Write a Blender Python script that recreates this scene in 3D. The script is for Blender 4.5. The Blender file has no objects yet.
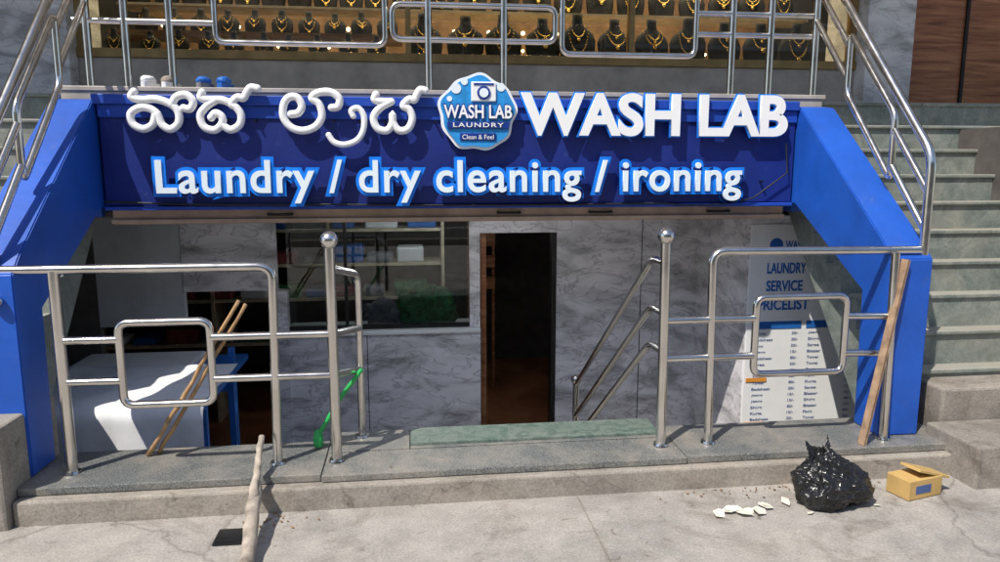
import bpy, bmesh, math, random
from mathutils import Vector, Matrix, noise
random.seed(7)
S=bpy.context.scene
COL=bpy.context.collection
# ------------------------------------------------------------ materials
MATS={}
def newmat(name):
    m=bpy.data.materials.new(name); m.use_nodes=True
    nt=m.node_tree; b=nt.nodes['Principled BSDF']
    MATS[name]=m
    return m,nt,b
def N(nt,t,**kw):
    n=nt.nodes.new(t)
    for k,v in kw.items(): setattr(n,k,v)
    return n
def ramp(nt,fac,stops):
    r=N(nt,'ShaderNodeValToRGB'); e=r.color_ramp.elements
    while len(e)<len(stops): e.new(0.5)
    for i,(p,c) in enumerate(stops):
        e[i].position=p; e[i].color=(c[0],c[1],c[2],1)
    nt.links.new(fac,r.inputs[0]); return r.outputs[0]
def tex(nt,scale,detail=6,rough=.6,dist=0,vec=None):
    n=N(nt,'ShaderNodeTexNoise'); n.inputs['Scale'].default_value=scale; n.inputs['Detail'].default_value=detail
    n.inputs['Roughness'].default_value=rough; n.inputs['Distortion'].default_value=dist
    if vec is None:
        g=N(nt,'ShaderNodeNewGeometry'); vec=g.outputs['Position']
    nt.links.new(vec,n.inputs['Vector']); return n.outputs['Fac']
def mix(nt,f,a,b,mode='MIX'):
    m=N(nt,'ShaderNodeMix',data_type='RGBA',blend_type=mode)
    for s,v in ((m.inputs[0],f),(m.inputs[6],a),(m.inputs[7],b)):
        if hasattr(v,'is_linked'): nt.links.new(v,s)
        elif isinstance(v,(int,float)): s.default_value=v
        else: s.default_value=(v[0],v[1],v[2],1)
    return m.outputs[2]
def bump(nt,b,h,strength,dist=.01):
    n=N(nt,'ShaderNodeBump'); n.inputs['Strength'].default_value=strength; n.inputs['Distance'].default_value=dist
    nt.links.new(h,n.inputs['Height']); nt.links.new(n.outputs[0],b.inputs['Normal'])
def simple(name,col,rough=.5,metal=0,var=.25,scale=8,bmp=0,coat=0):
    m,nt,b=newmat(name)
    f=tex(nt,scale,5)
    c0=[max(0,c*(1-var)) for c in col]; c1=[min(1,c*(1+var)) for c in col]
    nt.links.new(ramp(nt,f,[(.3,c0),(.7,c1)]),b.inputs['Base Color'])
    b.inputs['Roughness'].default_value=rough; b.inputs['Metallic'].default_value=metal
    if coat: b.inputs['Coat Weight'].default_value=coat
    if bmp: bump(nt,b,tex(nt,scale*6,5),bmp,.004)
    return m
def emis(name,col,st):
    m,nt,b=newmat(name); b.inputs['Base Color'].default_value=(*col,1)
    b.inputs['Emission Color'].default_value=(*col,1); b.inputs['Emission Strength'].default_value=st
    return m
def concrete(name,base,crackscale=.5,crack=.6,dust=(.42,.37,.31)):
    m,nt,b=newmat(name)
    big=tex(nt,.9,7,.65,.4); mid=tex(nt,6,8,.7); fine=tex(nt,90,4,.7)
    c=ramp(nt,big,[(.3,[x*.68 for x in base]),(.5,base),(.72,dust)])
    c=mix(nt,.6,c,ramp(nt,mid,[(.3,(.45,.45,.45)),(.7,(1,1,1))]),'MULTIPLY')
    c=mix(nt,.6,c,ramp(nt,fine,[(.35,(.5,.5,.5)),(.6,(1,1,1))]),'MULTIPLY')
    g=N(nt,'ShaderNodeNewGeometry')
    nz=N(nt,'ShaderNodeTexNoise'); nz.inputs['Scale'].default_value=3; nz.inputs['Detail'].default_value=6
    nt.links.new(g.outputs['Position'],nz.inputs['Vector'])
    add=N(nt,'ShaderNodeMixRGB',blend_type='ADD'); add.inputs[0].default_value=.35
    nt.links.new(g.outputs['Position'],add.inputs[1]); nt.links.new(nz.outputs['Color'],add.inputs[2])
    v=N(nt,'ShaderNodeTexVoronoi',feature='DISTANCE_TO_EDGE'); v.inputs['Scale'].default_value=crackscale
    nt.links.new(add.outputs[0],v.inputs['Vector'])
    cr=ramp(nt,v.outputs['Distance'],[(0,(.25,.22,.2)),(.005,(1,1,1))])
    c=mix(nt,crack,c,cr,'MULTIPLY')
    st=ramp(nt,tex(nt,1.9,7,.72,1.4),[(.52,(1,1,1)),(.66,(.60,.57,.54))])
    c=mix(nt,.8,c,st,'MULTIPLY')
    sp=ramp(nt,tex(nt,13,4,.6,.6),[(.64,(1,1,1)),(.70,(.5,.47,.45))])
    c=mix(nt,.7,c,sp,'MULTIPLY')
    nt.links.new(c,b.inputs['Base Color']); b.inputs['Roughness'].default_value=.9
    bump(nt,b,mid,.6,.014)
    return m
concrete('pavement_concrete',(.46,.43,.40),.42,.45,(.49,.45,.405))
concrete('curb_concrete',(.42,.38,.335),.9,.4)
concrete('plinth_concrete',(.37,.335,.295),1.2,.4)
def granite(name,dark,light,dustc=(.40,.35,.29)):
    m,nt,b=newmat(name)
    f=tex(nt,160,3,.8); d=tex(nt,3,6,.7)
    c=ramp(nt,f,[(.4,dark),(.52,[(a+b_)/2 for a,b_ in zip(dark,light)]),(.66,light)])
    c=mix(nt,ramp(nt,d,[(.42,(0,0,0)),(.75,(.65,.65,.65))]),c,dustc)
    nt.links.new(c,b.inputs['Base Color']); b.inputs['Roughness'].default_value=.45
    bump(nt,b,tex(nt,40,4),.15,.003)
granite('granite',(.035,.042,.043),(.27,.28,.28))
def stepstone():
    m,nt,b=newmat('step_stone')
    f=tex(nt,5,8,.7,1.5); v=tex(nt,14,6,.7,2)
    c=ramp(nt,f,[(.3,(.12,.15,.142)),(.5,(.20,.235,.218)),(.7,(.31,.33,.30))])
    c=mix(nt,.6,c,ramp(nt,v,[(.45,(.7,.7,.7)),(.5,(1.25,1.25,1.2)),(.55,(.8,.8,.8))]),'MULTIPLY')
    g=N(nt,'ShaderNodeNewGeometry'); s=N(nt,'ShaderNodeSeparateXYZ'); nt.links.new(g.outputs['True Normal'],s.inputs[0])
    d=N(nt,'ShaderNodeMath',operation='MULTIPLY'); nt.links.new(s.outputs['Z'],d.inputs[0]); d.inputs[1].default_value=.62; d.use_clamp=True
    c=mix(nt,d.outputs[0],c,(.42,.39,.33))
    dr=ramp(nt,tex(nt,1.6,6,.7,.5),[(.42,(0,0,0)),(.75,(.6,.6,.6))])
    c=mix(nt,dr,c,(.32,.29,.24))
    nt.links.new(c,b.inputs['Base Color']); b.inputs['Roughness'].default_value=.5
stepstone()
def greenmarble():
    m,nt,b=newmat('green_marble')
    f=tex(nt,8,8,.75,2.5)
    c=ramp(nt,f,[(.3,(.03,.07,.06)),(.48,(.06,.12,.10)),(.53,(.18,.23,.20)),(.6,(.075,.13,.11))])
    c=mix(nt,ramp(nt,tex(nt,2.5,5),[(.4,(.15,.15,.15)),(.7,(.55,.55,.55))]),c,(.24,.24,.21))
    nt.links.new(c,b.inputs['Base Color']); b.inputs['Roughness'].default_value=.35
greenmarble()
def marble(name,base,dark,s=1.0,k=.6):
    m,nt,b=newmat(name)
    g=N(nt,'ShaderNodeNewGeometry'); mp=N(nt,'ShaderNodeMapping'); mp.inputs['Rotation'].default_value=(0,.75,0); mp.inputs['Scale'].default_value=(1,1,2.4)
    nt.links.new(g.outputs['Position'],mp.inputs[0])
    f=tex(nt,2.4*s,7,.52,.7,mp.outputs[0]); f2=tex(nt,3.2*s,5,.5,1.1,mp.outputs[0])
    c=ramp(nt,f,[(.35,[x*.50 for x in base]),(.45,[x*.78 for x in base]),(.54,base),(.64,[min(1,x*1.12) for x in base])])
    v=ramp(nt,f2,[(.47,(1,1,1)),(.50,dark),(.52,(1,1,1))])
    c=mix(nt,k,c,v,'MULTIPLY')
    nt.links.new(c,b.inputs['Base Color']); b.inputs['Roughness'].default_value=.28
marble('marble_laminate',(.79,.775,.81),(.36,.32,.36))
marble('white_marble',(.74,.74,.74),(.6,.6,.62))
def bluepaint(name,col):
    m,nt,b=newmat(name)
    f=tex(nt,3,6,.6,.5)
    c=ramp(nt,f,[(.3,[x*.78 for x in col]),(.7,[x*1.12 for x in col])])
    d=ramp(nt,tex(nt,18,7,.75,.8),[(.58,(0,0,0)),(.74,(.35,.35,.35))])
    c=mix(nt,d,c,(.12,.14,.22))
    nt.links.new(c,b.inputs['Base Color']); b.inputs['Roughness'].default_value=.45
    bump(nt,b,tex(nt,30,5),.3,.004)
bluepaint('blue_paint',(.012,.095,.50)); bluepaint('sign_navy',(.009,.025,.20)); bluepaint('sign_trim_blue',(.012,.065,.42))
def steel():
    m,nt,b=newmat('stainless_steel')
    b.inputs['Metallic'].default_value=1
    nt.links.new(ramp(nt,tex(nt,6,5),[(.3,(.62,.59,.55)),(.7,(.80,.77,.73))]),b.inputs['Base Color'])
    nt.links.new(ramp(nt,tex(nt,12,5,.6),[(.3,(.14,.14,.14)),(.75,(.27,.27,.27))]),b.inputs['Roughness'])
steel()
simple('letter_white',(.90,.90,.91),.35,var=.02)
simple('letter_edge_blue',(.01,.20,.82),.3,var=.1)
simple('letter_pale',(.80,.89,.95),.35,var=.03)
simple('logo_blue',(.03,.30,.72),.4,var=.2,scale=20)
simple('logo_navy',(.01,.04,.25),.4)
simple('tan_paint',(.50,.36,.26),.55,var=.25,scale=6)
simple('black_rubber',(.015,.015,.016),.5)
simple('dark_metal',(.03,.03,.03),.4,.6)
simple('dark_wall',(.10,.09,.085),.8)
simple('grey_wall',(.58,.60,.62),.8,var=.15,scale=3)
simple('ceiling_white',(.7,.68,.65),.8)
simple('white_cloth',(.75,.76,.79),.8,var=.08,bmp=.2)
simple('white_board',(.86,.87,.88),.45,var=.03)
simple('print_blue',(.02,.14,.50),.5,var=.1)
simple('print_grey',(.06,.11,.28),.5,var=.1)
simple('print_orange',(.75,.30,.04),.5,var=.1)
simple('wood_stick',(.42,.26,.13),.7,var=.4,scale=20,bmp=.3)
simple('wood_old',(.36,.31,.26),.85,var=.45,scale=14,bmp=.5)
simple('plank_brown',(.30,.20,.13),.85,var=.45,scale=14,bmp=.5)
simple('green_plastic',(.03,.42,.10),.4)
simple('cardboard',(.50,.33,.12),.8,var=.15)
simple('paper',(.74,.72,.62),.8,var=.15)
simple('gold',(.95,.62,.18),.22,1,var=.15,scale=40)
simple('velvet_black',(.012,.01,.01),.7)
simple('brass_frame',(.35,.24,.10),.35,.6)
simple('shop_brown',(.20,.11,.05),.6,var=.5,scale=5)
simple('cream',(.62,.52,.38),.6)
simple('beige_stone',(.42,.38,.33),.4,var=.25,scale=5)
simple('dry_leaf',(.22,.13,.06),.8,var=.6,scale=30)
simple('leaf',(.07,.11,.03),.6,var=.5,scale=3)
simple('bark',(.14,.10,.07),.9,bmp=.6)
simple('asphalt',(.055,.055,.055),.9,scale=30,bmp=.4)
simple('facade_cream',(.50,.44,.34),.8,scale=1)
simple('window_dark',(.04,.05,.06),.15)
simple('cloth_green',(.03,.17,.05),.5,var=.9,scale=25)
simple('cloth_red',(.25,.05,.05),.9,var=.4)
simple('cloth_grey',(.22,.22,.25),.9,var=.4)
simple('black_phone',(.01,.011,.013),.25)
simple('road_paint',(.7,.7,.68),.7)
emis('lamp_warm',(1,.72,.38),14)
emis('fill_white',(.9,.95,1),10)  # glow for the two added fill strips in the basement
def bag():
    m,nt,b=newmat('black_plastic'); b.inputs['Base Color'].default_value=(.014,.014,.015,1); b.inputs['Roughness'].default_value=.16
    bump(nt,b,tex(nt,11,3,.5,2.2),.7,.02)
bag()
def woodpanel():
    m,nt,b=newmat('wood_panel')
    g=N(nt,'ShaderNodeNewGeometry'); mp=N(nt,'ShaderNodeMapping'); mp.inputs['Scale'].default_value=(1.2,1,14)
    nt.links.new(g.outputs['Position'],mp.inputs[0])
    f=tex(nt,1.6,8,.6,.6,mp.outputs[0])
    nt.links.new(ramp(nt,f,[(.3,(.15,.05,.02)),(.5,(.36,.14,.06)),(.7,(.52,.25,.12))]),b.inputs['Base Color'])
    b.inputs['Roughness'].default_value=.35
woodpanel()
def glass():
    m,nt,b=newmat('glass'); nt.nodes.remove(b)
    o=nt.nodes['Material Output']; t=N(nt,'ShaderNodeBsdfTransparent'); t.inputs[0].default_value=(.86,.9,.89,1)
    g=N(nt,'ShaderNodeBsdfGlossy'); g.inputs['Roughness'].default_value=.02
    f=N(nt,'ShaderNodeFresnel'); f.inputs[0].default_value=1.6
    mx=N(nt,'ShaderNodeMixShader'); nt.links.new(f.outputs[0],mx.inputs[0]); nt.links.new(t.outputs[0],mx.inputs[1]); nt.links.new(g.outputs[0],mx.inputs[2])
    nt.links.new(mx.outputs[0],o.inputs[0])
glass()
# ------------------------------------------------------------ builders
def empty(name):
    e=bpy.data.objects.new(name,None); COL.objects.link(e); return e
def addmesh(name,me,mat=None,parent=None,smooth=False):
    o=bpy.data.objects.new(name,me); COL.objects.link(o)
    if mat:
        for mm in (mat if isinstance(mat,(list,tuple)) else [mat]): me.materials.append(MATS[mm])
    if smooth:
        for p in me.polygons: p.use_smooth=True
    if parent: o.parent=parent
    return o
def bmobj(name,bm,mat,parent=None,smooth=False):
    me=bpy.data.meshes.new(name); bm.to_mesh(me); bm.free(); return addmesh(name,me,mat,parent,smooth)
def bmbox(bm,x0,x1,y0,y1,z0,z1,bev=0,mi=0,rot=None):
    r=bmesh.ops.create_cube(bm,size=1)
    vs=r['verts']; c=Vector(((x0+x1)/2,(y0+y1)/2,(z0+z1)/2))
    for v in vs:
        v.co=Vector((v.co.x*(x1-x0),v.co.y*(y1-y0),v.co.z*(z1-z0)))
        if rot: v.co=rot@v.co
        v.co+=c
    fs=set(f for v in vs for f in v.link_faces)
    for f in fs: f.material_index=mi
    if bev:
        es=set(e for v in vs for e in v.link_edges)
        r=bmesh.ops.bevel(bm,geom=list(es),offset=bev,segments=2,affect='EDGES',profile=.5)
        for f in r['faces']: f.material_index=mi
def box(name,x0,x1,y0,y1,z0,z1,mat,parent=None,bev=0):
    bm=bmesh.new(); bmbox(bm,x0,x1,y0,y1,z0,z1,bev); return bmobj(name,bm,mat,parent)
def prism(name,poly,x0,x1,mat,parent=None,bev=0):
    bm=bmesh.new()
    vs=[bm.verts.new((x0,y,z)) for y,z in poly]; f=bm.faces.new(vs)
    r=bmesh.ops.extrude_face_region(bm,geom=[f])
    for v in r['geom']:
        if isinstance(v,bmesh.types.BMVert): v.co.x=x1
    bmesh.ops.recalc_face_normals(bm,faces=bm.faces[:])
    if bev: bmesh.ops.bevel(bm,geom=bm.edges[:],offset=bev,segments=2,affect='EDGES')
    return bmobj(name,bm,mat,parent)
def fillet(pts,r,closed=False,n=6):
    pts=[Vector(p) for p in pts]; out=[]; L=len(pts)
    for i,p in enumerate(pts):
        if not closed and i in (0,L-1): out.append(p); continue
        a=pts[i-1]; b=pts[(i+1)%L]
        rr=min(r,(a-p).length*.45,(b-p).length*.45)
        A=p+(a-p).normalized()*rr; B=p+(b-p).normalized()*rr
        for k in range(n+1):
            t=k/n; out.append(A*(1-t)**2+p*2*t*(1-t)+B*t*t)
    return out
def catmull(pts,n=8):
    P_=[pts[0]]+list(pts)+[pts[-1]]; out=[]
    for i in range(1,len(P_)-2):
        p0,p1,p2,p3=P_[i-1],P_[i],P_[i+1],P_[i+2]
        for k in range(n):
            t=k/n; out.append(.5*((2*p1)+(p2-p0)*t+(2*p0-5*p1+4*p2-p3)*t*t+(3*p1-p0-3*p2+p3)*t**3))
    out.append(pts[-1]); return out
def tubes(name,specs,mat,parent=None):
    """specs: list of (pts, radius, closed)"""
    bm=bmesh.new()
    for pts,r,closed in specs:
        c=bpy.data.curves.new('c','CURVE'); c.dimensions='3D'; c.bevel_depth=r; c.bevel_resolution=4; c.use_fill_caps=True
        s=c.splines.new('POLY'); s.points.add(len(pts)-1)
        for q,p in zip(s.points,pts): q.co=(*p,1)
        s.use_cyclic_u=closed
        o=bpy.data.objects.new('c',c); COL.objects.link(o)
        dg=bpy.context.evaluated_depsgraph_get(); me=bpy.data.meshes.new_from_object(o.evaluated_get(dg))
        bm.from_mesh(me); bpy.data.objects.remove(o); bpy.data.curves.remove(c); bpy.data.meshes.remove(me)
    return bmobj(name,bm,mat,parent,True)
def balls(name,specs,mat,parent=None):
    bm=bmesh.new()
    for p,r in specs:
        bmesh.ops.create_uvsphere(bm,u_segments=20,v_segments=12,radius=r,matrix=Matrix.Translation(p))
    return bmobj(name,bm,mat,parent,True)
def rawtext(body,off,ext=.5,space=1.0):
    c=bpy.data.curves.new('t','FONT'); c.body=body; c.size=1; c.offset=off; c.extrude=ext; c.space_character=space; c.resolution_u=6
    o=bpy.data.objects.new('t',c); COL.objects.link(o)
    dg=bpy.context.evaluated_depsgraph_get(); me=bpy.data.meshes.new_from_object(o.evaluated_get(dg))
    bpy.data.objects.remove(o); bpy.data.curves.remove(c); return me
def split_islands(me,step):
    bm=bmesh.new(); bm.from_mesh(me)
    bmesh.ops.remove_doubles(bm,verts=bm.verts[:],dist=1e-5)
    seen=set(); k=0
    for v in bm.verts:
        if v in seen: continue
        st=[v]; seen.add(v); isl=[]
        while st:
            q=st.pop(); isl.append(q)
            for e in q.link_edges:
                o=e.other_vert(q)
                if o not in seen: seen.add(o); st.append(o)
        for q in isl: q.co.y-=step*k
        k+=1
    bm.to_mesh(me); bm.free()
def text(name,body,x0,x1,z0,z1,y,depth,mat,parent,off=.02,edge=None,edgemat=None,edgedepth=.03,space=1.0,isl=0):
    me=rawtext(body,off,.5,space)
    xs=[v.co.x for v in me.vertices]; ys=[v.co.y for v in me.vertices]
    bx,bX,by,bY=min(xs),max(xs),min(ys),max(ys); sx=(x1-x0)/(bX-bx); sz=(z1-z0)/(bY-by)
    def M(me,yb,d):
        for v in me.vertices:
            c=v.co.copy(); v.co=Vector((x0+(c.x-bx)*sx, yb-(c.z+.5)*d, z0+(c.y-by)*sz))
    M(me,y,depth)
    if isl: split_islands(me,isl)
    addmesh(name,me,mat,parent)
    if edge:
        m2=rawtext(body,edge,.5,space); M(m2,y+.001,edgedepth)
        split_islands(m2,.0006)
        addmesh(name+'_edge',m2,edgemat,parent)
def disc(name,cx,cz,rx,rz,y,d,mat,parent,fn=None,n=64):
    bm=bmesh.new(); vs=[]
    for i in range(n):
        a=2*math.pi*i/n; k=fn(a) if fn else 1
        vs.append(bm.verts.new((cx+rx*k*math.cos(a),y,cz+rz*k*math.sin(a))))
    f=bm.faces.new(vs); r=bmesh.ops.extrude_face_region(bm,geom=[f])
    for v in r['geom']:
        if isinstance(v,bmesh.types.BMVert): v.co.y=y-d
    bmesh.ops.recalc_face_normals(bm,faces=bm.faces[:])
    return bmobj(name,bm,mat,parent)
# ------------------------------------------------------------ ground
bm=bmesh.new()
xs=[-60,-5.2,7.6,60]; ys=[-60,3.3,12,60]
V=[[bm.verts.new((x,y,0)) for x in xs] for y in ys]
for j in range(3):
    for i in range(3):
        if i==1 and j==1: continue
        bm.faces.new((V[j][i],V[j][i+1],V[j+1][i+1],V[j+1][i]))
bmobj('ground',bm,'pavement_concrete')
bm=bmesh.new()
bmbox(bm,-9,9,1.74,1.748,.001,.004); bmbox(bm,.78,.788,1.755,3.27,.001,.004); bmbox(bm,-2.2,-2.193,1.755,3.2,.001,.004)
bmobj('pavement_joint',bm,'plinth_concrete')
rd=empty('road'); box('asphalt',-60,60,-11,-3.2,.004,.012,'asphalt',rd)
for i in range(-8,9): box('lane_mark',i*4,i*4+1.8,-7.15,-7.0,.016,.018,'road_paint',rd)
box('kerb',-60,60,-3.2,-3.0,.0,.13,'curb_concrete',rd,.01)
ob=empty('opposite_building')
box('walls',-22,22,-20,-14,0,9,'facade_cream',ob)
for r in range(3):
    for i in range(11):
        x=-20+i*3.9; box('window',x,x+1.7,-14.01,-13.95,.9+r*3,2.5+r*3,'window_dark',ob); box('sill',x-.1,x+1.8,-14,-13.8,.8+r*3,.88+r*3,'white_board',ob)
    box('band',-22,22,-14,-13.75,2.85+r*3,3.0+r*3,'ceiling_white',ob)
def tree(name,x,y,h,cr,n,seed,crown=(1,1,.7),leaf=.09):
    rnd=random.Random(seed); t=empty(name)
    sp=[]
    top=Vector((x+.3,y+.2,h*.55))
    sp.append(([Vector((x,y,0)),Vector((x+.1,y,h*.25)),top],.14,False))
    ccs=[]
    for i in range(9):
        a=rnd.uniform(0,6.28); e=top+Vector((math.cos(a)*cr*crown[0]*rnd.uniform(.4,.9),math.sin(a)*cr*crown[1]*rnd.uniform(.4,.9),rnd.uniform(.1,.45)*h))
        sp.append(([top-Vector((0,0,rnd.uniform(0,.8))),(top+e)/2+Vector((0,0,.2)),e],.045,False)); ccs.append(e)
    tubes('branches',sp,'bark',t)
    bm=bmesh.new()
    for i in range(n):
        c=rnd.choice(ccs); p=c+Vector([rnd.gauss(0,1)*cr*.3 for _ in range(2)]+[rnd.gauss(0,1)*cr*.2])
        R=Matrix.Rotation(rnd.uniform(0,6.28),3,'Z')@Matrix.Rotation(rnd.uniform(-1,1),3,'X'); s=leaf*rnd.uniform(.6,1.4)
        q=[bm.verts.new(p+R@Vector(v)) for v in ((-s,0,0),(0,-s*.45,0),(s,0,0),(0,s*.45,0))]
        bm.faces.new(q)
    bmobj('foliage',bm,'leaf',t)
tree('street_tree',3.5,-12.6,7,2.2,2500,5,leaf=.16)
tree('street_tree',-9,-12.4,7,2.2,2500,6,leaf=.16)
# ------------------------------------------------------------ curb / threshold
cb=empty('stone_kerb')
box('concrete_base',-1.8,2.86,3.275,3.74,-.02,.115,'curb_concrete',cb,.012)
box('granite_slab_left',-1.8,-.45,3.33,3.76,.117,.155,'granite',cb,.005)
box('granite_slab_mid',-.446,1.36,3.315,3.60,.117,.152,'granite',cb,.005)
box('granite_slab_right',1.364,2.86,3.32,3.76,.117,.155,'granite',cb,.005)
box('granite_sill',-.446,-.03,3.604,3.88,.10,.156,'granite',cb,.005)
box('marble_sill',-.027,1.33,3.64,3.86,.10,.17,'green_marble',cb,.006)
box('granite_strip',-.027,1.33,3.604,3.637,.10,.153,'granite',cb)
box('retaining_wall',-5.2,7.6,3.302,3.738,-1.1,-.022,'plinth_concrete',cb)
box('concrete_plinth',-3.6,-1.803,3.24,3.76,-.02,.47,'plinth_concrete',None,.015)
p=empty('concrete_plinth')
box('upper_block',2.87,7.6,3.48,3.80,-.02,.40,'plinth_concrete',p,.015)
box('lower_block',2.78,7.6,3.10,3.478,-.02,.22,'plinth_concrete',p,.012)
# ------------------------------------------------------------ staircases
RI,TR=.183,.187
def stair(x0,x1):
    poly=[(3.70,.05),(3.70,.42)]
    z=.42
    for i in range(10):
        if i: z+=RI
        py=3.70+TR*i
        if i: poly.append((py,z-RI)); poly.append((py,z))
    poly.append((6.4,z)); poly.append((6.4,z-.16)); poly.append((3.70+TR*9,z-.3)); poly.append((3.95,.05))
    st=empty('stone_staircase')
    prism('flight',poly,x0,x1,'step_stone',st)
    zz=.42; rr=random.Random(int(x0*10))
    for i in range(10):
        yy=3.70+TR*i
        xx=x0+.001
        while xx<x1-.01:
            xe=min(x1-.001,xx+rr.uniform(1.0,1.6))
            if x1-xe<.3: xe=x1-.001
            j=rr.uniform(-.005,.005)
            box('nosing',xx,xe-.003,yy-.018+j,yy+.10,zz+.0005,zz+.026+j*.5,'step_stone',st,.006)
            xx=xe
        zz+=RI
    return st
stair(2.722,7.6); stair(-5.2,-2.022)
ZL=.42+RI*9
# ------------------------------------------------------------ parapets (blue)
poly=[(3.46,.157),(3.46,1.12),(3.54,1.20),(4.47,1.97),(4.597,1.99),(4.597,1.36),(4.47,1.36),(3.70,.92),(3.68,.157)]
for x0,x1 in ((-2.02,-1.79),(2.49,2.72)):
    prism('stair_parapet',poly,x0,x1,'blue_paint',None,.006)
g=empty('entrance_gallery')
box('slab',-2.02,2.72,4.621,6.4,1.90,ZL-.03,'beige_stone',g)
box('paving',-2.04,2.74,4.612,6.4,ZL-.028,ZL,'beige_stone',g,.004)
box('side_wall_l',-2.02,-1.85,4.621,6.0,1.3,1.898,'blue_paint',g)
box('side_wall_r',2.55,2.72,4.621,6.0,1.3,1.898,'blue_paint',g)
# ------------------------------------------------------------ sign
sg=empty('shop_sign')
SY=4.50
box('board',-1.775,2.478,SY,SY+.11,1.37,1.95,'sign_navy',sg,.006)
box('top_trim',-1.80,2.485,SY-.03,SY+.11,1.952,2.01,'sign_trim_blue',sg,.006)
box('upper_band',-1.775,2.478,SY-.012,SY-.002,1.88,1.95,'sign_trim_blue',sg)
box('bottom_trim',-1.775,2.478,SY-.02,SY+.11,1.345,1.368,'sign_trim_blue',sg,.004)
LY=SY-.045
# Kannada words drawn as rounded brush strokes: x0, z0, width, height, strokes in letter units
def letter(x0,z0,w_,h_,strokes,r=.0225):
    sp=[]; bl=[]
    for k,st in enumerate(strokes):
        pts=[Vector((x0+px_*w_,LY-.015-.001*k,z0+pz_*h_)) for px_,pz_ in st]
        c=catmull(pts); sp.append((c,r,False)); bl+=[(c[0],r),(c[-1],r)]
    tubes('kannada_letter',sp,'letter_white',sg); balls('kannada_letter_end',bl,'letter_white',sg)
# va + aa
letter(-1.585,1.82,.25,.185,[
 [(.60,.44),(.46,.58),(.24,.60),(.04,.42),(.06,.12),(.28,-.04),(.50,.10),(.60,.44),(.70,.10),(.88,-.04),(1.06,.14),(1.08,.46),(.94,.70),(.62,.86),(.30,.84),(.08,.92),(.14,1.08)],
 [(.94,.70),(1.06,.94),(1.28,1.0),(1.42,.80),(1.34,.58),(1.20,.60)]])
# sha + virama
letter(-1.20,1.82,.215,.185,[
 [(.10,1.08),(.06,.92),(.26,.86),(.60,.86),(.86,.74)],
 [(.46,.86),(.20,.66),(.02,.38),(.10,.04),(.36,-.06),(.56,.12),(.58,.34),(.42,.46),(.30,.32)],
 [(.56,.12),(.78,-.05),(1.02,.10),(1.08,.40),(.96,.64),(.84,.74),(1.0,.94),(1.16,.92),(1.24,1.06),(1.36,1.24),(1.54,1.22)]])
# la + aa
letter(-.735,1.82,.225,.195,[
 [(.22,.42),(.40,.46),(.50,.66),(.40,.90),(.20,.92),(.05,.72),(.02,.34),(.20,.04),(.50,-.06),(.82,.06),(1.0,.36),(.94,.72),(.76,.90),(.94,1.06),(1.24,1.08),(1.46,.90),(1.42,.66),(1.26,.62)]])
letter(-.47,1.735,.22,.16,[[(-.02,.30),(.12,.04),(.40,-.04),(.72,.12),(.90,.50),(.92,1.0),(.78,1.28),(.60,1.20),(.64,1.0)]],.018)
# ba + virama
letter(-.215,1.82,.22,.185,[
 [(.10,1.08),(.06,.92),(.26,.86),(.50,.86)],
 [(.50,.86),(.20,.66),(.02,.36),(.12,.02),(.38,-.04),(.52,.20),(.53,.48),(.54,.20),(.70,-.04),(.94,.02),(1.06,.34),(.98,.62),(.82,.74),(.98,.94),(1.12,.92),(1.18,1.06),(1.28,1.24),(1.42,1.22)]])
text('wash_lab',"WASH LAB",.672,2.385,1.785,2.045,LY,.03,'letter_white',sg,.032,edge=.058,edgemat='letter_edge_blue',edgedepth=.014,isl=.0004)
text('services_line',"Laundry / dry cleaning / ironing",-1.457,2.095,1.385,1.64,LY,.035,'letter_pale',sg,.016,edge=.092,edgemat='letter_edge_blue',edgedepth=.022,space=1.08,isl=.0005)
bm=bmesh.new()
for i in range(26):
    x=-1.5+i*.15
    for z in (1.5,1.86): bmbox(bm,x,x+.01,LY,SY,z,z+.01)
bmobj('standoffs',bm,'dark_metal',sg)
lx,lz=.41,1.92
disc('logo_back',lx,lz,.235,.225,LY+.01,.02,'letter_white',sg,lambda a:1+.03*math.sin(5*a)+.03*math.sin(9*a+1))
disc('logo_disc',lx,lz,.218,.208,LY-.01,.012,'logo_blue',sg,lambda a:1+.035*math.sin(5*a)+.03*math.sin(9*a+1))
for bx,bz,br in ((.28,2.06,.03),(.33,2.10,.02),(.55,2.07,.025),(.24,2.0,.016)): disc('bubble',bx,bz,br,br,LY-.022,.004,'letter_pale',sg)
box('machine_body',.37,.52,LY-.034,LY-.022,1.985,2.10,'letter_white',sg,.006)
disc('machine_door',.445,2.035,.04,.04,LY-.034,.006,'logo_navy',sg); disc('machine_glass',.445,2.035,.027,.027,LY-.04,.004,'letter_pale',sg)
box('machine_panel',.385,.505,LY-.038,LY-.034,2.08,2.092,'logo_navy',sg)
text('logo_text',"WASH LAB",.205,.615,1.885,1.965,LY-.026,.014,'letter_white',sg,.02,edge=.08,edgemat='logo_navy',edgedepth=.01)
box('logo_ribbon',.225,.60,LY-.034,LY-.022,1.825,1.868,'logo_navy',sg,.004)
text('logo_ribbon_text',"LAUNDRY",.26,.565,1.834,1.86,LY-.034,.004,'letter_white',sg,.01,space=1.2)
box('logo_tag',.30,.52,LY-.03,LY-.022,1.755,1.80,'logo_navy',sg,.004)
text('logo_tag_text',"Clean & Feel",.315,.505,1.763,1.79,LY-.03,.003,'letter_white',sg,.0)
def droop(a,b,s,n=14):
    a,b=Vector(a),Vector(b); return [a.lerp(b,i/n)-Vector((0,0,s*4*(i/n)*(1-i/n))) for i in range(n+1)]
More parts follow.
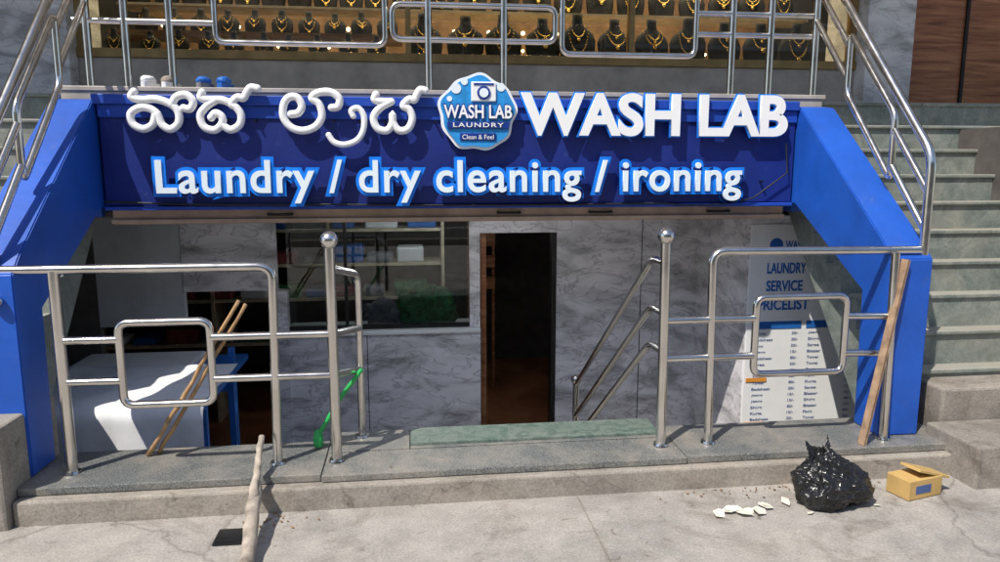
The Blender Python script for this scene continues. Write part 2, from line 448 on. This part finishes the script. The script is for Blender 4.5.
tubes('cables',[(droop((-1.77,SY-.03,1.40),(-.5,SY-.03,1.375),.012)+droop((-.5,SY-.03,1.375),(1.6,SY-.03,1.372),.01),.006,False),
  (droop((1.6,SY-.03,1.372),(2.2,SY-.035,1.40),.03)+[Vector((2.42,SY-.04,1.56)),Vector((2.40,SY-.04,1.75))],.005,False)],'black_rubber',sg)
sh=empty('rolling_shutter')
box('bottom_bar',-1.78,2.48,4.60,4.66,1.255,1.343,'tan_paint',sh,.004)
box('bar_lip',-1.78,2.48,4.575,4.598,1.262,1.285,'tan_paint',sh,.002)
for x in (-.87,.55,1.95,1.15):
    tubes('pull_handle',[(fillet([(x,4.6,1.31),(x,4.56,1.31),(x+.14,4.56,1.31),(x+.14,4.6,1.31)],.02),.008,False)],'black_rubber',sh)
# ------------------------------------------------------------ railings
SS='stainless_steel'; RY=3.49; PR,RR=.026,.019
def rail_panel(name,top,posts,loop,joins,balls_=(),extra=()):
    e=empty(name)
    tubes('frame',top,SS,e); tubes('posts',posts,SS,e); tubes('loop',loop,SS,e); tubes('rails',joins,SS,e)
    bm=bmesh.new()
    for s in list(posts)+list(extra):
        p=s[0][0]
        bmesh.ops.create_cone(bm,cap_ends=True,segments=24,radius1=.04,radius2=.036,depth=.010,matrix=Matrix.Translation((p[0],p[1],.162)))
    bmobj('flanges',bm,SS,e,False)
    if balls_: balls('finials',balls_,SS,e)
    return e
def P(x,z,y=RY): return Vector((x,y,z))
LX=-.285; LYY=3.80
rl=rail_panel('steel_railing',
 [(fillet([P(-1.85,1.135),P(-.66,1.135),P(-.675,.155)],.07),.022,False),
  (fillet([P(-.39,1.12),P(LX,1.045,LYY),P(LX,.158,LYY)],.07),RR,False)],
 [([P(-1.63,.155),P(-1.63,1.13)],PR,False),([P(-.39,.155),P(-.39,1.22)],PR,False),([P(-.675,.155),P(-.675,.3)],.0225,False)],
 [(fillet([P(-1.37,.48),P(-.96,.48),P(-.96,.88),P(-1.37,.88)],.05,True),RR,True)],
 [([P(-1.63,.80),P(-1.37,.80)],RR,False),([P(-1.63,.60),P(-1.37,.60)],RR,False),([P(-.96,.80),P(-.39,.80)],RR,False),([P(-.96,.595),P(-.39,.595)],RR,False),
  ([P(-.39,.80),P(LX,.755,LYY)],RR,False),([P(-.39,.595),P(LX,.53,LYY)],RR,False)],
 [(P(-.39,1.255),.043),(P(-1.86,1.0,3.44),.03)],[([P(LX,.16,LYY)],)])
rail_panel('steel_railing',
 [(fillet([P(1.54,.155),P(1.52,1.175),P(2.66,1.165)],.07),.022,False)],
 [([P(2.50,.155,3.43),P(2.50,1.16,3.455)],.022,False),([P(1.28,.155),P(1.27,1.22)],PR,False),([P(1.54,.155),P(1.538,.3)],.0225,False)],
 [(fillet([P(1.77,.52),P(2.27,.52),P(2.27,.93),P(1.77,.93)],.05,True),RR,True)],
 [([P(1.275,.82),P(1.77,.82)],RR,False),([P(1.275,.62),P(1.77,.62)],RR,False),([P(2.27,.82),P(2.50,.82,3.46)],RR,False),([P(2.27,.62),P(2.50,.62,3.46)],RR,False)],
 [(P(1.27,1.255),.043)])
def handrail(x):
    e=empty('stair_handrail'); sp=[]
    for z in (1.12,.86,.66):
        z2=z-1.22
        sp.append((fillet([(x,RY,z),(x,3.68,z),(x,5.40,z2)],.08),RR,False))
    tubes('rails',sp,SS,e)
    tubes('newel',[([Vector((x,5.40,-1.0)),Vector((x,5.40,-.10))],PR,False)],SS,e)
    balls('finial',[(Vector((x,5.40,-.06)),.042)],SS,e)
handrail(1.27)
UY=4.70
def U(x,z): return Vector((x,UY,z))
ur=empty('gallery_railing')
tubes('posts',[([U(x,ZL),U(x,3.08)],.024,False) for x in (-1.665,-1.41,.126,.60,2.11,2.374)],SS,ur)
tubes('top_rail',[([U(-1.95,3.1),U(2.66,3.1)],.027,False)],SS,ur)
tubes('loops',[(fillet([U(-1.15,2.34),U(-.14,2.34),U(-.14,2.78),U(-1.15,2.78)],.06,True),RR,True),
 (fillet([U(-.095,2.38),U(.93,2.38),U(.93,2.59),U(-.095,2.59)],.06,True),RR,True),
 (fillet([U(.975,2.31),U(1.86,2.31),U(1.86,2.78),U(.975,2.78)],.06,True),RR,True)],SS,ur)
tubes('rails',[([U(-1.95,2.45),U(-1.15,2.45)],RR,False),([U(-1.95,2.68),U(-1.15,2.68)],RR,False),([U(1.86,2.58),U(2.66,2.58)],RR,False),([U(1.86,2.45),U(2.66,2.45)],RR,False)],SS,ur)
def slope_rail(x):
    e=empty('sloped_railing'); k=1.08
    def Q(y,o): return Vector((x,y,1.66+(y-3.5)*k+o))
    tubes('rails',[(fillet([Vector((x,3.5,.93)),Q(3.5,0),Q(4.7,0),Vector((x,4.7,3.1))],.09),.024,False),
      ([Q(3.5,-.20),Q(3.82,-.20)],RR,False),([Q(3.5,-.40),Q(3.82,-.40)],RR,False),
      ([Q(4.3,-.20),Q(4.7,-.20)],RR,False),([Q(4.3,-.40),Q(4.7,-.40)],RR,False),
      (fillet([Q(3.82,-.12),Q(4.3,-.12),Q(4.3,-.48),Q(3.82,-.48)],.05,True),RR,True),
      ([Vector((x,4.7,ZL)),Vector((x,4.7,3.1))],.024,False)],SS,e)
    balls('foot',[(Vector((x,3.5,.92)),.035)],SS,e)
slope_rail(2.69); slope_rail(-1.88)
# ------------------------------------------------------------ basement
b=empty('basement_shop'); FZ=-1.0; BY=5.9; CZ=1.30
box('floor',-5.2,6.2,3.74,9.6,FZ-.1,FZ,'granite',b)
box('ceiling',-1.79,2.49,4.665,5.89,CZ,CZ+.05,'ceiling_white',b)
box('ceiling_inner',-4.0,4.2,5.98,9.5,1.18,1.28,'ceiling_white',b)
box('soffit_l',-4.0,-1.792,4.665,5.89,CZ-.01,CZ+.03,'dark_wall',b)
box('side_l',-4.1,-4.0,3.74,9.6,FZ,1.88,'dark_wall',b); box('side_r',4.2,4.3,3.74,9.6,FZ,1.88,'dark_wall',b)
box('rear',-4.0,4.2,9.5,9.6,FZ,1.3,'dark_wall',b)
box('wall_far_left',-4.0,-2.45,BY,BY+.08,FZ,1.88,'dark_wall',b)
box('wall_left',-2.446,-1.80,BY,BY+.07,.35,1.88,'grey_wall',b)
box('pier_marble',-1.796,-1.08,BY-.01,BY+.07,.62,1.88,'marble_laminate',b)
box('pier_post',-1.12,-1.0,BY-.06,BY+.07,FZ,.62,'marble_laminate',b)
box('head_marble',-1.076,.47,BY,BY+.07,1.16,1.88,'marble_laminate',b)
box('counter_front',-1.0,.556,BY-.045,BY-.015,FZ,.24,'marble_laminate',b)
box('counter_top',-1.03,.556,BY-.07,BY+.35,.242,.275,'white_board',b,.004)
box('jamb_l',.47,.556,BY-.01,BY+.06,.277,1.88,'marble_laminate',b)
box('door_head',.558,1.198,BY,BY+.07,1.06,1.88,'marble_laminate',b)
box('wall_right',1.20,3.0,BY-.012,BY+.06,FZ,1.88,'marble_laminate',b)
box('return_wall',2.42,2.50,4.995,BY-.014,FZ,1.29,'marble_laminate',b)
box('panel_joint',1.93,1.936,BY-.015,BY-.0125,FZ,1.29,'dark_metal',b)
box('panel_joint',-.38,-.374,BY-.048,BY-.0455,FZ,.24,'dark_metal',b)
box('window_frame_b',-1.0,.468,BY,BY+.05,.277,.31,'dark_metal',b)
box('window_frame_m',-.55,-.525,BY,BY+.05,.31,1.158,'dark_metal',b)
box('window_glass',-1.0,.468,BY+.02,BY+.028,.31,1.158,'glass',b)
box('door_leaf',.575,.62,BY+.1,BY+.78,FZ+.01,1.05,'wood_panel',b,.004)
box('door_frame',1.16,1.197,BY-.02,BY+.09,FZ,1.058,'dark_metal',b)
box('shop_floor',-3.99,4.19,5.99,9.49,FZ+.001,FZ+.012,'wood_panel',b)
box('added_shop_fill',-.4,.8,6.9,6.94,1.14,1.17,'fill_white',b)  # added glowing bar, invented to brighten the dark shop interior
box('added_entrance_fill',-.5,1.1,5.0,5.05,1.27,1.298,'fill_white',b)  # added fill strip under the ceiling, lifts the marble and price board
sf=empty('wall_shelving')
for z in (-.2,.25,.6,.95): box('shelf',-3.2,.3,7.4,7.8,z,z+.03,'cream',sf)
for x in (-3.2,-2.0,-.85,.3): box('upright',x,x+.03,7.38,7.8,FZ,1.16,'cream',sf)
rnd=random.Random(4)
for z in (-.2,.25,.6,.95):
    x=-3.1
    while x<.1:
        w=rnd.uniform(.2,.34); h=rnd.uniform(.06,.18)
        box('folded_clothes',x,x+w,7.42,7.72,z+.031,z+.03+h,rnd.choice(['cloth_grey','cloth_red','cloth_green','white_cloth','print_blue']),sf,.02); x+=w+rnd.uniform(.03,.12)
wr=empty('wooden_rack')
for z in (.2,.45,.7,.95): box('slat',.63,.95,8.2,8.24,z,z+.14,'wood_panel',wr)
for x in (.63,.92): box('post',x,x+.03,8.245,8.28,FZ+.012,1.12,'wood_panel',wr)
def lump(name,c,s,mat,parent=None,seed=0,amp=.25,fr=3.0,sub=4):
    bm=bmesh.new(); bmesh.ops.create_icosphere(bm,subdivisions=sub,radius=1)
    for v in bm.verts:
        n=noise.fractal(v.co*fr+Vector((seed,seed*2,0)),.8,2.0,4)
        q=v.co*(1+amp*n); q=Vector((q.x*s[0],q.y*s[1],q.z*s[2]))
        q.z=max(q.z,-s[2]*.62)
        v.co=q+Vector(c)
    return bmobj(name,bm,mat,parent,True)
lump('clothes_bag',(.12,6.07,.40),(.24,.12,.20),'cloth_green',None,3,.3,1.8)
lump('clothes_pile',(-.25,6.1,.36),(.15,.12,.12),'cloth_grey',None,5,.5)
# price list
pl=empty('price_list_sign'); PY=4.94
box('wall_behind',2.42,3.7,PY,PY+.05,FZ,1.25,'marble_laminate',b)
box('board',2.425,3.36,PY-.02,PY-.002,-.35,1.19,'white_board',pl,.003)
disc('logo_mark',2.62,1.04,.05,.05,PY-.021,.003,'print_blue',pl)
text('brand_text',"WASH LAB",2.69,2.95,1.01,1.07,PY-.021,.002,'print_blue',pl,.02)
for s,a,e_,c,d in (("LAUNDRY",2.56,2.86,.83,.91),("SERVICE",2.56,2.84,.70,.78),("PRICELIST",2.50,2.90,.56,.64)):
    text('heading',s,a,e_,c,d,PY-.021,.003,'print_blue',pl,.025)
for x0,x1 in ((2.47,2.85),(2.89,3.3)):
    box('table_header',x0,x1,PY-.024,PY-.021,.42,.475,'print_blue',pl)
    for r in range(15):
        z=.385-r*.047
        nm=rnd.choice(["Shirt","Pant","Saree","Jeans","Kurta","Blazer","Bedsheet","Towel"])
        text('row',nm,x0+.02,x0+.02+.024*len(nm)*.75,z-.010,z+.010,PY-.021,.0015,'print_grey',pl,0)
        text('price',rnd.choice(["15/-","20/-","80/-"]),x1-.07,x1-.02,z-.010,z+.010,PY-.021,.0015,'print_grey',pl,0)
box('stripe',2.44,2.60,PY-.026,PY-.0245,-.33,-.29,'print_orange',pl); box('stripe',2.44,2.60,PY-.026,PY-.0245,.02,.05,'print_orange',pl)
# stairs down
poly=[(3.762,.095)]; z=.095
poly.append((3.885,.095))
for i in range(5):
    z-=.19; poly+= [(3.885+i*.27,z),(3.885+(i+1)*.27,z)]
poly+=[(3.885+5*.27,FZ),(3.762,FZ)]
prism('basement_stairs',poly,-.46,1.34,'granite',None)
# table with white sheet
tb=empty('ironing_table')
def sheet():
    bm=bmesh.new(); nx,ny=60,44; G=[]
    prof=[]
    for j in range(ny+1):
        t=j/ny
        if t<.45:
            a=t/.45; prof.append((4.20,-.35+a*.50))
        elif t<.6:
            a=(t-.45)/.15*math.pi/2; prof.append((4.29-.09*math.cos(a),.15+.09*math.sin(a)))
        else:
            a=(t-.6)/.4; prof.append((4.29+a*.8,.24))
    for (yy,zz) in prof:
        row=[]; drop=max(0,.22-zz)
        for i in range(nx+1):
            x=-2.3+i/nx*1.08; w=noise.noise(Vector((x*4,yy*3,zz*2)))*.02+ math.sin(x*17+2*noise.noise(Vector((x*3,0,0))))*.035*drop
            row.append(bm.verts.new((x,yy+w,zz+noise.noise(Vector((x*5,yy*5,1)))*.012)))
        G.append(row)
    for j in range(ny):
        for i in range(nx): bm.faces.new((G[j][i],G[j][i+1],G[j+1][i+1],G[j+1][i]))
    bmobj('white_sheet',bm,'white_cloth',tb,True)
sheet()
box('table_top',-2.3,-1.25,4.32,5.1,.16,.2,'print_blue',tb)
for x in (-2.28,-1.29):
    for yy in (4.36,5.04): box('leg',x,x+.04,yy,yy+.04,FZ,.16,'print_blue',tb)
t2=empty('work_table')
box('top',-2.5,-1.3,5.3,5.75,.10,.14,'print_blue',t2); box('rail',-2.5,-1.3,5.28,5.30,-.02,.08,'print_blue',t2)
for x in (-2.5,-1.34):
    box('leg',x,x+.04,5.3,5.34,FZ,.30,'print_blue',t2)
box('sheet',-2.45,-1.6,5.32,5.7,.142,.19,'white_cloth',t2,.015)
# ------------------------------------------------------------ upper shop
s=empty('jewellery_shop'); WY=6.3
box('plinth',-2.6,4.0,WY,WY+.35,ZL+.001,2.46,'beige_stone',s)
box('plinth_cap',-2.62,4.0,WY-.02,WY+.36,2.462,2.53,'brass_frame',s)
box('display_floor',-2.6,4.0,WY+.37,WY+1.6,2.45,2.53,'cream',s)
box('glass_pane',-2.6,4.0,WY+.04,WY+.05,2.532,4.2,'glass',s)
for x in (-2.6,-.02,1.9,3.95): box('mullion',x,x+.045,WY+.0,WY+.09,2.532,4.2,'brass_frame',s)
box('back_panel',-2.6,4.0,WY+1.6,WY+1.66,2.4,4.3,'shop_brown',s)
box('ceiling',-2.6,4.0,WY+.06,WY+1.6,4.2,4.28,'cream',s)
box('shelf',-2.55,3.95,WY+.75,WY+1.1,3.02,3.04,'cream',s)
box('left_step_back',-2.55,-.05,WY+.5,WY+1.0,2.74,2.765,'shop_brown',s)
box('white_pillar',4.003,4.45,WY-.15,WY+.5,ZL,4.6,'white_marble',s,.01)
box('wood_wall',4.453,7.6,WY-.05,WY+.3,ZL,4.6,'wood_panel',s)
box('wood_trim',5.0,5.03,WY-.07,WY-.052,ZL,4.6,'dark_metal',s)
box('left_pillar',-3.2,-2.603,WY-.15,WY+.5,ZL,4.6,'white_marble',s,.01)
box('left_wall',-6,-3.203,WY-.05,WY+.3,ZL,4.6,'beige_stone',s)
def bustmesh(seed):
    rr=random.Random(seed); bm=bmesh.new()
    prof=[(0,.115),(.03,.125),(.08,.135),(.15,.14),(.20,.12),(.235,.075),(.26,.045),(.30,.038),(.335,.04)]
    n=20; rings=[]
    for z,r in prof:
        rings.append([bm.verts.new((r*math.cos(2*math.pi*i/n),-.055*(1 if z<.2 else .7)*math.sin(2*math.pi*i/n)*(r/.14)**.5-(.02*(1-z/.34)),z)) for i in range(n)])
    for a,c in zip(rings,rings[1:]):
        for i in range(n): bm.faces.new((a[i],a[(i+1)%n],c[(i+1)%n],c[i]))
    bm.faces.new(rings[-1])
    def surfy(x,z):
        for (z0,r0),(z1,r1) in zip(prof,prof[1:]):
            if z0<=z<=z1:
                r=r0+(r1-r0)*(z-z0)/(z1-z0); break
        else: r=.04
        k=max(0,1-(x/r)**2)**.5; return -.055*(1 if z<.2 else .7)*k*(r/.14)**.5-.02*(1-z/.34)-.006
    for L,w,b0 in ((rr.uniform(.10,.19),.075,.0065),(rr.uniform(.04,.08),.05,.005)):
        pts=[]; m=26
        for i in range(m+1):
            t=i/m*2-1; x=w*math.sin(t*1.45)/math.sin(1.45); z=.245-L*(1-abs(t)**2.0)
            pts.append((x,surfy(x,z),z,b0*(1.6-abs(t))))
        for x,yy,z,r in pts: bmesh.ops.create_icosphere(bm,subdivisions=1,radius=r,matrix=Matrix.Translation((x,yy,z)))
        x,yy,z,r=pts[m//2]
        bmesh.ops.create_icosphere(bm,subdivisions=1,radius=r*2.0,matrix=Matrix.Translation((x,yy,z-.018)))
    me=bpy.data.meshes.new('necklace_bust')
    bm.faces.ensure_lookup_table()
    nb=n*(len(prof)-1)+1
    for i,f in enumerate(bm.faces): f.material_index=0 if i<nb else 1; f.smooth=True
    bm.to_mesh(me); bm.free(); me.materials.append(MATS['velvet_black']); me.materials.append(MATS['gold']); return me
BM=[bustmesh(i) for i in range(5)]
def bust(x,y,z,s,i):
    o=bpy.data.objects.new('necklace_bust',BM[i%5]); COL.objects.link(o); o.location=(x,y,z); o.scale=(s,s,s*rnd.uniform(.93,1.05)); o.rotation_euler=(0,0,rnd.uniform(-.2,.2)); o.parent=jd
jd=empty('necklace_display')
x=.15
while x<3.9:
    bust(x+rnd.uniform(-.02,.02),WY+.35,2.53,1.2,rnd.randrange(5)); x+=.345
x=.0
while x<3.9:
    bust(x,WY+.9,3.04,1.0,rnd.randrange(5)); x+=.31
x=-2.4
while x<-.1:
    bust(x+rnd.uniform(-.03,.03),WY+.3,2.53,.6,rnd.randrange(5)); bust(x+.1,WY+.72,2.765,.7,rnd.randrange(5)); bust(x,WY+.9,3.04,.8,rnd.randrange(5)); x+=.235
bm=bmesh.new()
for i in range(260):
    x=rnd.uniform(-2.5,3.9); yy=WY+rnd.uniform(.12,.22)
    bmesh.ops.create_icosphere(bm,subdivisions=1,radius=rnd.uniform(.006,.014),matrix=Matrix.Translation((x,yy,2.545)))
bmobj('jewellery_trays',bm,'gold',jd,True)
bm=bmesh.new()
for i in range(18):
    bmesh.ops.create_icosphere(bm,subdivisions=2,radius=.02,matrix=Matrix.Translation((-2.4+i*.36,WY+1.5,2.98)))
for i in range(12):
    bmesh.ops.create_icosphere(bm,subdivisions=2,radius=.016,matrix=Matrix.Translation((-2.3+i*.5,WY+1.5,2.80)))
bmobj('display_lamps',bm,'lamp_warm',s,True)
def area(name,loc,rot,sx,sy,e,col):
    l=bpy.data.lights.new(name,'AREA'); l.shape='RECTANGLE'; l.size=sx; l.size_y=sy; l.energy=e; l.color=col
    o=bpy.data.objects.new(name,l); COL.objects.link(o); o.location=loc; o.rotation_euler=rot
area('display_ceiling_light',(.7,WY+.7,4.15),(0,0,0),6.2,.3,120,(1,.78,.5))
ub=empty('commercial_building')
box('upper_slab',-7,8,4.0,12,4.7,5.0,'ceiling_white',ub)
box('upper_facade',-7,8,4.0,4.2,5.002,9,'facade_cream',ub)
box('rear_wall',-7,8,8.1,8.3,1.96,4.7,'dark_wall',ub)
box('side_fill_r',7.6,7.8,3.9,8.1,-1,4.7,'beige_stone',ub); box('side_fill_l',-5.4,-5.2,3.9,8.1,-1,4.7,'beige_stone',ub)
# ------------------------------------------------------------ small things
def stick(name,a,b_,r0,r1,mat,seed=1):
    a,b_=Vector(a),Vector(b_); rr=random.Random(seed); bm=bmesh.new(); n=10; m=12; d=(b_-a).normalized()
    u=d.orthogonal().normalized(); w=d.cross(u); rings=[]
    for i in range(m+1):
        t=i/m; c=a.lerp(b_,t)+u*rr.uniform(-1,1)*.004+w*rr.uniform(-1,1)*.004; r=(r0+(r1-r0)*t)*rr.uniform(.9,1.12)
        rings.append([bm.verts.new(c+(u*math.cos(k*2*math.pi/n)+w*math.sin(k*2*math.pi/n))*r) for k in range(n)])
    for p_,q in zip(rings,rings[1:]):
        for k in range(n): bm.faces.new((p_[k],p_[(k+1)%n],q[(k+1)%n],q[k]))
    bm.faces.new(rings[0]); bm.faces.new(rings[-1]); bmesh.ops.recalc_face_normals(bm,faces=bm.faces[:])
    return bmobj(name,bm,mat,None,True)
stick('bamboo_stick',(-1.34,3.66,.157),(-.83,3.53,.965),.012,.009,'wood_stick',1)
stick('bamboo_stick',(-1.30,3.68,.157),(-.80,3.535,.945),.011,.009,'wood_stick',2)
stick('wooden_pole',(-.68,2.78,.033),(-.735,3.26,.150),.032,.027,'wood_old',3)
stick('wooden_pole',(-.72,3.10,.115),(-.745,3.47,.30),.019,.014,'wood_old',4)
pk=bmesh.new(); a=Vector((2.33,3.36,.157)); b2=Vector((2.555,3.447,1.12)); d=(b2-a)
rot=d.to_track_quat('Z','Y').to_matrix(); c=(a+b2)/2
bmbox(pk,c.x-.018,c.x+.018,c.y-.009,c.y+.009,c.z-d.length/2,c.z+d.length/2,.002,0,rot); bmobj('wooden_plank',pk,'plank_brown')
br=empty('green_brush')
tubes('handle',[(fillet([(-.49,3.66,.24),(-.38,3.68,.42),(-.30,3.70,.52),(-.27,3.70,.56)],.04),.012,False)],'green_plastic',br)
lump('bristles',(-.50,3.655,.20),(.025,.025,.055),'green_plastic',br,2,.2)
bm=bmesh.new(); bmbox(bm,-.87,-.75,2.99,3.12,.001,.014,.004,0); bmbox(bm,-.862,-.758,2.998,3.112,.0142,.0155,0,0); bmobj('black_wallet',bm,'black_phone')
gb=empty('garbage_bag')
def bagmesh():
    K=.80
    def T(q): return Vector((1.985+q.x*K,3.07+q.y*K,q.z*K+.002))
    bm=bmesh.new(); bmesh.ops.create_icosphere(bm,subdivisions=6,radius=1)
    for v in bm.verts:
        c=v.co.copy(); n=noise.noise(c*1.3+Vector((3,1,7)))
        a=math.atan2(c.y,c.x); z=c.z
        # soft folds that gather towards the knot, crisp creases elsewhere
        fold=abs(math.sin(a*6+2.5*noise.noise(c*1.6)+n*3))*.5*max(0,z+.4)
        cr=(1-abs(noise.noise(c*2.6+Vector((1,4,2))))*2.2)**3*.10
        cr2=(1-abs(noise.noise(c*5.5+Vector((7,4,2))))*2.0)**3*.035
        k=.93+.22*n-.13*fold+cr+cr2
        q=Vector((c.x*.245*k,c.y*.18*k,c.z*.175*k))
        if z>.35:
            t=(z-.35)/.65; q.x=q.x*(1-.6*t)-.06*t; q.y*=(1-.5*t); q.z+=.05*t*t
        q.z=max(q.z,-.12+.006*n)+.124
        v.co=T(q)
    bmobj('bag',bm,'black_plastic',gb,True)
    bm=bmesh.new()
    # flared plastic above the knot, two ears
    for (ax,ay,az),(dx,dy,dz),w_ in (((-.06,0,.30),(-.12,-.02,.055),.05),((-.06,0,.30),(.05,.03,.075),.045),((-.06,0,.30),(-.02,-.03,.06),.035)):
        rows=[]
        for j in range(9):
            t=j/8; wd=w_*(.25+t*1.0)
            rows.append([bm.verts.new(T(Vector((ax+dx*t,ay+dy*t+(i/10-.5)*wd*.8,az+dz*t*(1.2-.3*t)+.012*math.sin(i*1.9+j)*t+(i/10-.5)*wd)))) for i in range(11)])
        for r0_,r1_ in zip(rows,rows[1:]):
            for i in range(10): bm.faces.new((r0_[i],r0_[i+1],r1_[i+1],r1_[i]))
    bmobj('knot_ears',bm,'black_plastic',gb,True)
    bm=bmesh.new(); bmesh.ops.create_icosphere(bm,subdivisions=3,radius=1)
    for v in bm.verts:
        c=v.co.copy(); v.co=T(Vector((-.06+c.x*.03,c.y*.028,.295+c.z*.024))*(1+.0*c.x))
    bmobj('knot',bm,'black_plastic',gb,True)
bagmesh()
cbx=empty('cardboard_box'); R=Matrix.Rotation(.25,3,'Z')
bm=bmesh.new(); bmbox(bm,2.34,2.56,3.04,3.17,.003,.10,.003,0,R); bmobj('carton',bm,'cardboard',cbx)
bm=bmesh.new(); bmbox(bm,2.40,2.62,3.06,3.17,.105,.118,.002,0,R@Matrix.Rotation(.3,3,'Y')); bmobj('flap',bm,'cardboard',cbx)
bm=bmesh.new(); bmbox(bm,2.40,2.50,3.036,3.040,.03,.07,0,0,R); bmobj('label',bm,'print_grey',cbx)
bm=bmesh.new()
def scrap(x,y,z,s,a=.5,mi=0):
    R=Matrix.Rotation(rnd.uniform(0,6.28),3,'Z')@Matrix.Rotation(rnd.uniform(-a,a),3,'X')
    n=5; q=[]
    for k in range(n):
        t=k*2*math.pi/n; q.append(bm.verts.new(Vector((x,y,z+abs(s*a*.5)))+R@Vector((math.cos(t)*s*rnd.uniform(.6,1.2),math.sin(t)*s*rnd.uniform(.4,.9),rnd.uniform(-.1,.1)*s))))
    f=bm.faces.new(q); f.material_index=mi
for i in range(12): scrap(rnd.uniform(1.4,2.2),rnd.uniform(2.94,3.2),.006,rnd.uniform(.012,.05),.25,0)
for i in range(5): scrap(1.5+rnd.uniform(-.12,.12),3.0+rnd.uniform(-.03,.03),.01,.045,.3,0)
for i in range(60):
    scrap(rnd.gauss(1.75,.3),3.25-abs(rnd.gauss(0,.05)),.004,rnd.uniform(.004,.012),.4,1)
for i in range(20): scrap(rnd.gauss(-.66,.07),3.2+rnd.gauss(0,.04),.004,rnd.uniform(.006,.014),.4,1)
for i in range(10): scrap(rnd.uniform(-1.7,2.4),rnd.uniform(3.36,3.6),.158,rnd.uniform(.004,.009),.4,1)
bmobj('litter',bm,['paper','dry_leaf'])
for k,x in enumerate((-1.56,-1.44,-1.24,-1.12)):
    sd=empty('sandal')
    bm=bmesh.new(); n=18; vs=[]
    for i_ in range(n):
        t=2*math.pi*i_/n; vs.append(bm.verts.new((x+.045*math.cos(t)*(1+.15*math.sin(t)),4.75+.12*math.sin(t),ZL+.001)))
    f=bm.faces.new(vs); r=bmesh.ops.extrude_face_region(bm,geom=[f])
    for v in r['geom']:
        if isinstance(v,bmesh.types.BMVert): v.co.z+=.03
    bmesh.ops.recalc_face_normals(bm,faces=bm.faces[:]); bmobj('sole',bm,['white_cloth','white_cloth','cloth_grey','print_blue'][k],sd)
    lump('upper',(x,4.72,ZL+.045),(.042,.07,.03),['white_cloth','wood_old','print_blue','print_blue'][k],sd,k,.1)
# ------------------------------------------------------------ light, world, camera
w=bpy.data.worlds.new("World"); S.world=w; w.use_nodes=True; nt=w.node_tree
sky=nt.nodes.new('ShaderNodeTexSky'); sky.sky_type='NISHITA'; sky.sun_disc=False
EL=math.radians(55); dirv=Vector((-.72,-.69,0)).normalized()
sky.sun_elevation=EL; sky.sun_rotation=math.atan2(dirv.x,dirv.y)
nt.links.new(sky.outputs[0],nt.nodes['Background'].inputs[0]); nt.nodes['Background'].inputs[1].default_value=.15
l=bpy.data.lights.new('sun','SUN'); l.energy=5.0; l.angle=math.radians(.5); l.color=(1,.94,.84)
so=bpy.data.objects.new('sun',l); COL.objects.link(so)
tosun=Vector((dirv.x*math.cos(EL),dirv.y*math.cos(EL),math.sin(EL))); so.rotation_euler=tosun.to_track_quat('Z','Y').to_euler(); so.location=tosun*20
cam=bpy.data.cameras.new('camera'); co=bpy.data.objects.new('camera',cam); COL.objects.link(co)
cam.sensor_width=36; cam.lens=36*722/1000; cam.clip_end=300; cam.clip_start=.05
co.location=(0,0,1.6); co.rotation_euler=(math.radians(90-9),0,-math.radians(7))
S.camera=co
S.view_settings.view_transform='Standard'; S.view_settings.look='None'; S.view_settings.exposure=0
